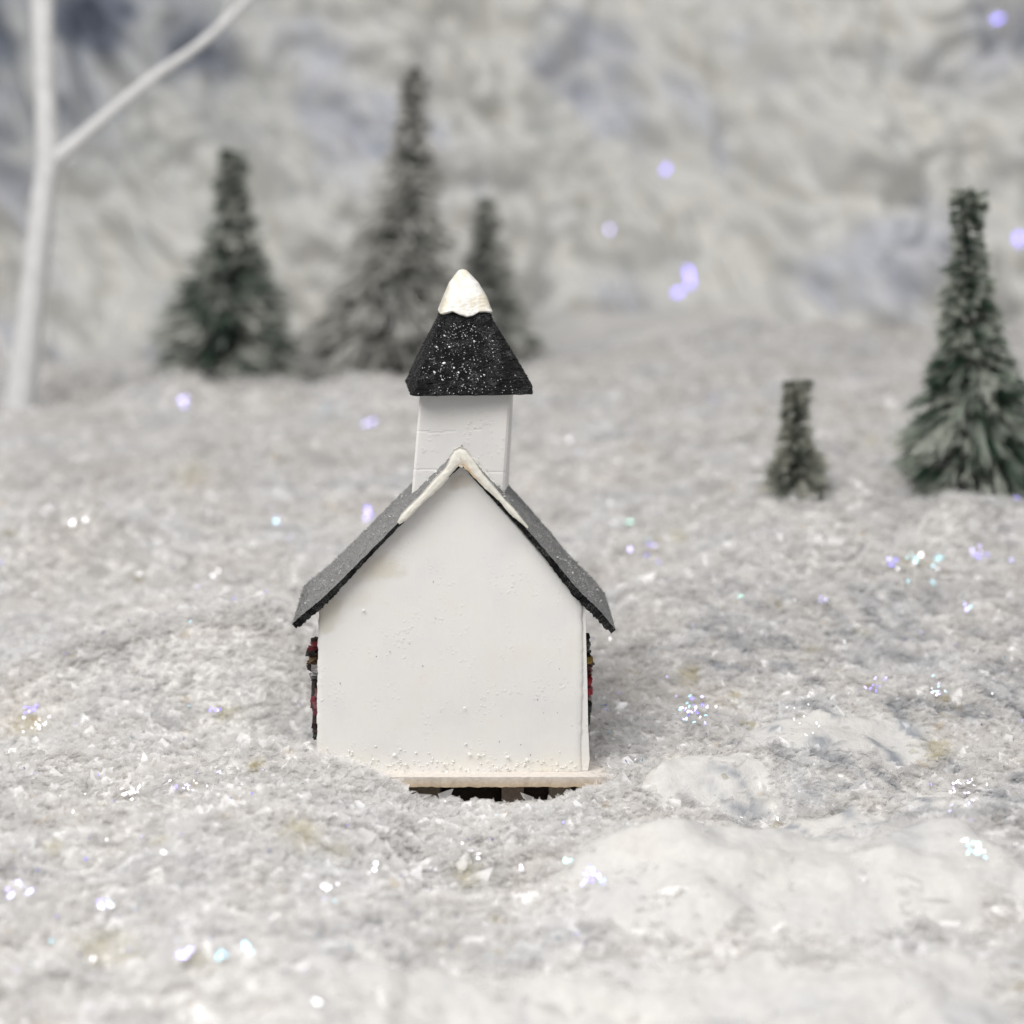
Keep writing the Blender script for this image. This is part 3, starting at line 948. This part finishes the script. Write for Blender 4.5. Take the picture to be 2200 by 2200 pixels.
for u_, v_ in [(1009, 1620), (954, 1642), (960, 1660), (1007, 1658), (1042, 1660), (1092, 1626), (1132, 1632), (873, 1643), (847, 1622), (781, 1312), (998, 1521), (1028, 1622), (1070, 1650)]:
    p = P(u_, v_, -.03); grain(p, random.uniform(.02, .034), (.9, .9, .88))
for _ in range(170):
    u_, v_ = random.uniform(700, 1240), 1660 - abs(random.gauss(0, 22)); grain(P(u_, v_, -.008), random.uniform(.008, .02), (.84, .83, .8))
for _ in range(16):
    grain(P(random.uniform(710, 1235), random.uniform(1180 if _ % 2 else 1350, 1640), -.004), random.uniform(.006, .011), (.2, .19, .17))
for u_, v_ in [(954, 780), (947, 807), (1007, 812), (955, 721), (965, 745), (933, 800), (985, 800), (938, 746), (1040, 806), (950, 815), (975, 790), (1018, 733)]:
    spire_grain(u_, v_, random.uniform(.012, .027), (.9, .9, .9))
for _ in range(330):
    v_ = random.uniform(692, 845); s = (v_ - 595) / 255; u_ = random.gauss(985, 45 * s) if random.random() < .5 else random.uniform(990 - 118 * s, 1000 + 118 * s)
    spire_grain(u_, v_, random.uniform(.003, .010), (.7, .7, .72))
for side, pr in ((1, [(992, 985), (800, 1175), (650, 1316)]), (-1, [(992, 985), (1180, 1190), (1300, 1320)])):
    for _ in range(420):
        s = random.random(); k2 = s * 2; q0, q1 = (pr[0], pr[1]) if k2 < 1 else (pr[1], pr[2]); k2 = k2 % 1
        y_ = random.uniform(-.12, 2.4); p = P(q0[0] + (q1[0] - q0[0]) * k2, q0[1] + (q1[1] - q0[1]) * k2, 0); p.y = y_; p.z += .012
        if y_ > TY0 - .1 and abs(p.x) < .75: continue
        p.x -= side * .006
        grain(p, random.uniform(.004, .012) if random.random() < .96 else .022, (.55, .55, .54))
mb.build('grains', M_CAP, church)['kind'] = 'stuff'

# base board and the dark block under it
mb = MB()
nb = 60; top = []; bot = []
fx = np.linspace(730, 1314, nb)
V = []
for i, u_ in enumerate(fx):
    j = random.gauss(0, .5); rx = 6 if u_ > 1306 else 0
    x_, zt_ = PX(u_, 1669.5 + rx * .6, -.28); _, zb_ = PX(u_, 1691 + j - rx * .2 - 4 * sst(870, 830, u_), -.28)
    V += [(x_, -.28 + random.gauss(0, .006), zt_), (x_, -.28 + random.gauss(0, .006), zb_), (x_, 2.5, zt_), (x_, 2.5, zb_)]
f = []
for i in range(nb - 1):
    a_ = 4 * i; b_ = a_ + 4
    f += [(a_, b_, b_ + 1, a_ + 1), (a_, a_ + 2, b_ + 2, b_), (a_ + 1, b_ + 1, b_ + 3, a_ + 3), (a_ + 2, a_ + 3, b_ + 3, b_ + 2)]
e_ = 4 * (nb - 1); f += [(e_, e_ + 2, e_ + 3, e_ + 1), (0, 1, 3, 2)]
V = np.array(V); colb = np.tile(np.array([[.68, .63, .58], [.55, .43, .29], [.70, .67, .63], [.5, .45, .4]]), (nb, 1))
mb.add(V, f, colb); mb.build('base_board', M_BOARD, church)
mb = MB()
for ua, ub, yy_, c_ in [(860, 945, .0, (.16, .14, .11)), (948, 1075, .35, (.02, .015, .012)), (1078, 1125, .02, (.20, .165, .14)), (1126, 1190, .3, (.03, .022, .018)), (1180, 1225, .05, (.22, .19, .16))]:
    x0, zt_ = PX(ua, 1691, yy_); x1, _ = PX(ub, 1691, yy_); z1 = -.75; zt_ = PX(1000, 1688, -.25)[1] - .005
    Vb, Pb = box_vp([(x0, yy_, z1), (x1, yy_, z1), (x1, yy_, zt_), (x0, yy_, zt_), (x0, yy_ + 1.6, z1), (x1, yy_ + 1.6, z1), (x1, yy_ + 1.6, zt_), (x0, yy_ + 1.6, zt_)])
    mb.add(Vb, Pb, c_)
mb.build('base_block', M_DARK, church)


# dried scraps hung on the side walls
def garland(side, items):
    mb = MB()
    for (u0, v0, u1, v1, c_) in items:
        for q in range(3):
            s = (q + .5) / 3; u_ = u0 + (u1 - u0) * s; v_ = v0 + (v1 - v0) * s
            y_ = random.uniform(.45, 1.0)
            p = P(u_, v_, y_); p.x = P((u0 + u1) / 2, v_, y_).x
            hw = abs(u1 - u0) / 2 / 140 + .01; hh = max(abs(v1 - v0) / 6 / 140, .02)
            kx = rng.uniform(.35, 1.35, 8); kz = rng.uniform(.5, 1.7, 8)
            c8 = []
            for i_, (a_, b_, d_) in enumerate([(-1, -1, -1), (1, -1, -1), (1, -1, 1), (-1, -1, 1), (-1, 1, -1), (1, 1, -1), (1, 1, 1), (-1, 1, 1)]):
                c8.append((p.x + a_ * hw * kx[i_], p.y + b_ * random.uniform(.05, .14), p.z + d_ * hh * kz[i_] + a_ * .02 * random.uniform(-1, 1)))
            Vb, Pb = box_vp(c8); mb.add(Vb, Pb, np.array(c_) * random.uniform(.75, 1.2))
    xs_m = P((items[5][0] + items[5][2]) / 2 + (9 if side < 0 else -6), 1450, .7).x
    tube(mb, [(xs_m, .72, P(680, v, .7).z) for v in np.linspace(items[0][1], items[-1][3], 14)], [.05] * 14, 6, (.05, .04, .035), .3)
    o = mb.build('garland', M_SCRAP, church); return o


RED = (.20, .025, .035); BRN = (.14, .085, .045); BLK = (.014, .013, .013); GRY = (.42, .41, .42); YEL = (.45, .30, .07); DRD = (.13, .03, .04); OLV = (.06, .06, .05)
garland(-1, [(673, 1372, 688, 1388, OLV), (667, 1384, 688, 1402, RED), (660, 1398, 676, 1404, BLK), (666, 1402, 688, 1414, BRN), (662, 1412, 678, 1424, BRN), (661, 1424, 672, 1440, BLK),
             (669, 1426, 688, 1450, GRY), (667, 1450, 688, 1456, (.2, .2, .2)), (672, 1460, 688, 1478, BLK), (676, 1480, 686, 1496, (.2, .12, .12)), (669, 1496, 676, 1516, RED), (672, 1506, 688, 1532, DRD),
             (674, 1534, 688, 1552, (.07, .05, .05)), (673, 1552, 688, 1574, (.09, .05, .055)), (673, 1578, 684, 1584, BLK)])
garland(1, [(1252, 1366, 1264, 1380, BLK), (1252, 1382, 1267, 1398, (.25, .24, .24)), (1252, 1398, 1269, 1412, BLK), (1257, 1413, 1270, 1422, YEL), (1256, 1423, 1274, 1430, BRN), (1256, 1430, 1271, 1440, DRD),
            (1256, 1440, 1268, 1456, BRN), (1257, 1458, 1271, 1490, (.33, .02, .035)), (1258, 1492, 1270, 1500, (.6, .5, .5)), (1258, 1504, 1269, 1524, BLK), (1258, 1526, 1267, 1552, (.03, .04, .03)), (1257, 1552, 1264, 1572, (.10, .10, .09))])


# ------------------------------------------------------------------ trees
def pine(Yd, prof, label, cat_group, seed, ncl, frost, droop, dens=26, fw=.016, tuft=.2, dark=(.022, .058, .038), lite=(.74, .74, .69)):
    """prof rows: (v, centre u, half width px) from top to bottom"""
    r = np.random.default_rng(seed)
    vb = prof[-1][0]; ub = prof[-1][1]
    base = P(ub, vb, Yd); top = P(prof[0][1], prof[0][0], Yd)
    gz = float(height(np.array([base.x]), np.array([Yd]))[0])
    root = empty('pine_tree', (base.x, Yd, gz))
    tag(root, label, 'pine tree', cat_group)
    zs = np.array([P(u, v, Yd).z for v, u, h in prof]); cs = np.array([P(u, v, Yd).x for v, u, h in prof])
    ppc = F / math.hypot(Yd + D, H - base.z)
    rs = np.array([h / ppc for v, u, h in prof])
    zs[-1] = gz + .02
    mb = MB()
    zz = np.linspace(gz - .4, top.z - .05, 9)
    tube(mb, [(np.interp(z, zs[::-1], cs[::-1]), Yd, z) for z in zz], [.10 - .06 * i / 8 for i in range(9)], 7, (.03, .028, .022), .1)
    mb.build('trunk', M_TRUNK, root, True)
    # tufts
    hN = r.uniform(0, 1, ncl); z = zs[-1] + (zs[0] - zs[-1]) * hN ** 1.0
    # more tufts where the crown is wide
    rad = np.interp(z, zs[::-1], rs[::-1]); keep = r.uniform(0, 1, ncl) < (.6 + .4 * rad / rs.max()); z = z[keep]; rad = rad[keep]; n = len(z); rad = rad * 1.07 + .03
    frac = (z - zs[-1]) / (zs[0] - zs[-1])
    az = r.uniform(0, 2 * math.pi, n)
    ringn = .88 + .07 * np.sin(z * 9 + az * 1.0 + seed) + .22 * vnoise(az * 2.2, z * 2.6, seed + 9) * (1 - .6 * frac) + r.normal(0, .10, n) * (1 - .75 * frac)
    Lc = rad * ringn
    dr = droop * (1 - frac) ** 1.3 + r.normal(0, .16, n)      # slope down
    rootz = z + Lc * dr
    rootz = np.minimum(rootz, zs[0] - .02)
    cx = np.interp(z, zs[::-1], cs[::-1])
    A = np.stack([cx, np.full(n, Yd), rootz], -1)
    B = np.stack([cx + Lc * np.cos(az), Yd + Lc * np.sin(az), z], -1)
    fr = np.clip(.95 * frost + 1.0 * vnoise(az * 1.6, z * 1.9, seed) + r.normal(0, .2, n), 0, 1)
    K = dens
    t0 = r.uniform(.15, .8, (n, K, 1)); t1 = np.clip(t0 + r.uniform(.25, .55, (n, K, 1)), 0, 1.04)
    ax = (B - A)[:, None, :]; Ln = np.linalg.norm(B - A, axis=1)[:, None, None]
    tw_ = tuft * np.clip(Ln, .45, 1.1)
    s0 = A[:, None, :] + ax * t0 + r.normal(0, .05, (n, K, 3)) * tw_
    s1 = A[:, None, :] + ax * t1 + r.normal(0, .42, (n, K, 3)) * tw_ * np.array([1, 1, .8])
    # keep the flat cut top
    s1[..., 2] = np.minimum(s1[..., 2], zs[0] + .03)
    d = s1 - s0; sd = np.cross(d, r.normal(size=d.shape)); sd /= np.linalg.norm(sd, axis=-1, keepdims=True) + 1e-9
    wdt = fw * r.uniform(.7, 1.4, (n, K, 1))
    V = np.stack([s0 - sd * wdt, s0 + sd * wdt, s1 + sd * wdt * .5, s1 - sd * wdt * .5], 2)
    dk_ = np.array(dark) * r.uniform(.6, 1.5, (n, K, 1)); lt = np.array(lite) * r.uniform(.75, 1.2, (n, K, 1))
    f0 = (fr[:, None, None] * .45); f1 = np.clip(fr[:, None, None] * (.35 + .75 * t1) + r.normal(0, .08, (n, K, 1)), 0, 1)
    c0 = dk_ * (1 - f0) + lt * f0; c1 = dk_ * (1 - f1) + lt * f1
    C = np.stack([c0, c0, c1, c1], 2)
    mb = MB(); mb.add(V.reshape(-1, 3), np.arange(n * K * 4).reshape(-1, 4), C.reshape(-1, 3))
    mb.build('crown', M_NEEDLE, root)
    return root


G = 'bottle brush pine trees'
pine(29, [(322, 500, 26), (370, 498, 33), (430, 500, 33), (480, 502, 48), (540, 498, 62), (600, 494, 88), (660, 490, 112), (720, 488, 134), (765, 484, 150), (805, 486, 138)],
     'dark green frosted pine tree left of the spire, standing alone beside the white bare tree', G, 1, 620, .52, .30, 26, .03, .34)
pine(29.5, [(142, 885, 25), (200, 886, 27), (260, 886, 32), (330, 884, 50), (400, 880, 68), (470, 872, 88), (540, 862, 118), (610, 852, 138), (680, 846, 168), (740, 842, 186), (785, 850, 175), (830, 900, 95)],
     'tallest pine tree, grey and frosted, directly behind the spire', G, 2, 760, 1.05, .34, 26, .03, .34, (.026, .038, .03), (.78, .77, .73))
pine(32, [(425, 1042, 18), (480, 1044, 28), (540, 1048, 40), (600, 1052, 56), (660, 1058, 74), (720, 1062, 96), (780, 1066, 110), (830, 1066, 90)],
     'frosted pine tree partly hidden behind the right side of the spire', G, 3, 400, .95, .3, 26, .03, .34, (.024, .042, .03), (.76, .76, .72))
pine(12.5, [(407, 2084, 37), (440, 2082, 38), (490, 2078, 33), (540, 2078, 35), (600, 2080, 48), (660, 2082, 60), (720, 2086, 72), (760, 2090, 76), (800, 2092, 92), (850, 2096, 112), (900, 2098, 134), (945, 2096, 155), (985, 2094, 168), (1040, 2104, 135)],
     'large green pine tree with drooping frosted branches at the right edge', G, 4, 1000, .58, .62, 40, .014, .17, (.024, .062, .037), (.58, .61, .54))
pine(12.0, [(818, 1713, 27), (870, 1711, 28), (920, 1709, 31), (960, 1710, 40), (1000, 1710, 54), (1035, 1712, 60), (1068, 1714, 60)],
     'smallest pine tree, a short stump with a cut top in the snow', G, 5, 560, .75, .5, 30, .011, .2, (.024, .045, .03), (.55, .55, .48))

# bare white tree
YT = 26.0
b0 = P(30, 915, YT)
gz = float(height(np.array([b0.x]), np.array([YT]))[0])
bt = empty('bare_tree', (b0.x, YT, gz))
tag(bt, 'leafless white painted tree at the left edge', 'bare tree')
k_ = 1 / (F / (YT + D))
tr = spline([(88, -160, 27), (90, -40, 25), (93, 100, 22), (102, 330, 24), (96, 400, 25), (78, 560, 27), (58, 740, 29), (40, 880, 33), (36, 960, 35)], 30)
mb = MB(); tube(mb, [P(a_, b_, YT) for a_, b_, _ in tr], [q[2] * k_ * 1.02 for q in tr], 14, (.72, .72, .72), .03)
mb.build('trunk', M_WTREE, bt, True)


def twig(pts):
    q = spline(pts, 22); mb = MB()
    tube(mb, [P(a_, b_, YT + .1 - .8 * i / 21) for i, (a_, b_, _) in enumerate(q)], [c_[2] * k_ for c_ in q], 10, (.72, .72, .72), .04)
    mb.build('branch', M_WTREE, bt, True)


twig([(100, 350, 20), (140, 325, 16), (240, 238, 12), (330, 165, 11), (430, 95, 10), (520, 10, 9), (600, -90, 8)])
twig([(462, 70, 7), (490, 20, 6), (515, -60, 5)])
twig([(40, 800, 20), (15, 765, 13), (-20, 690, 10), (-60, 600, 9)])
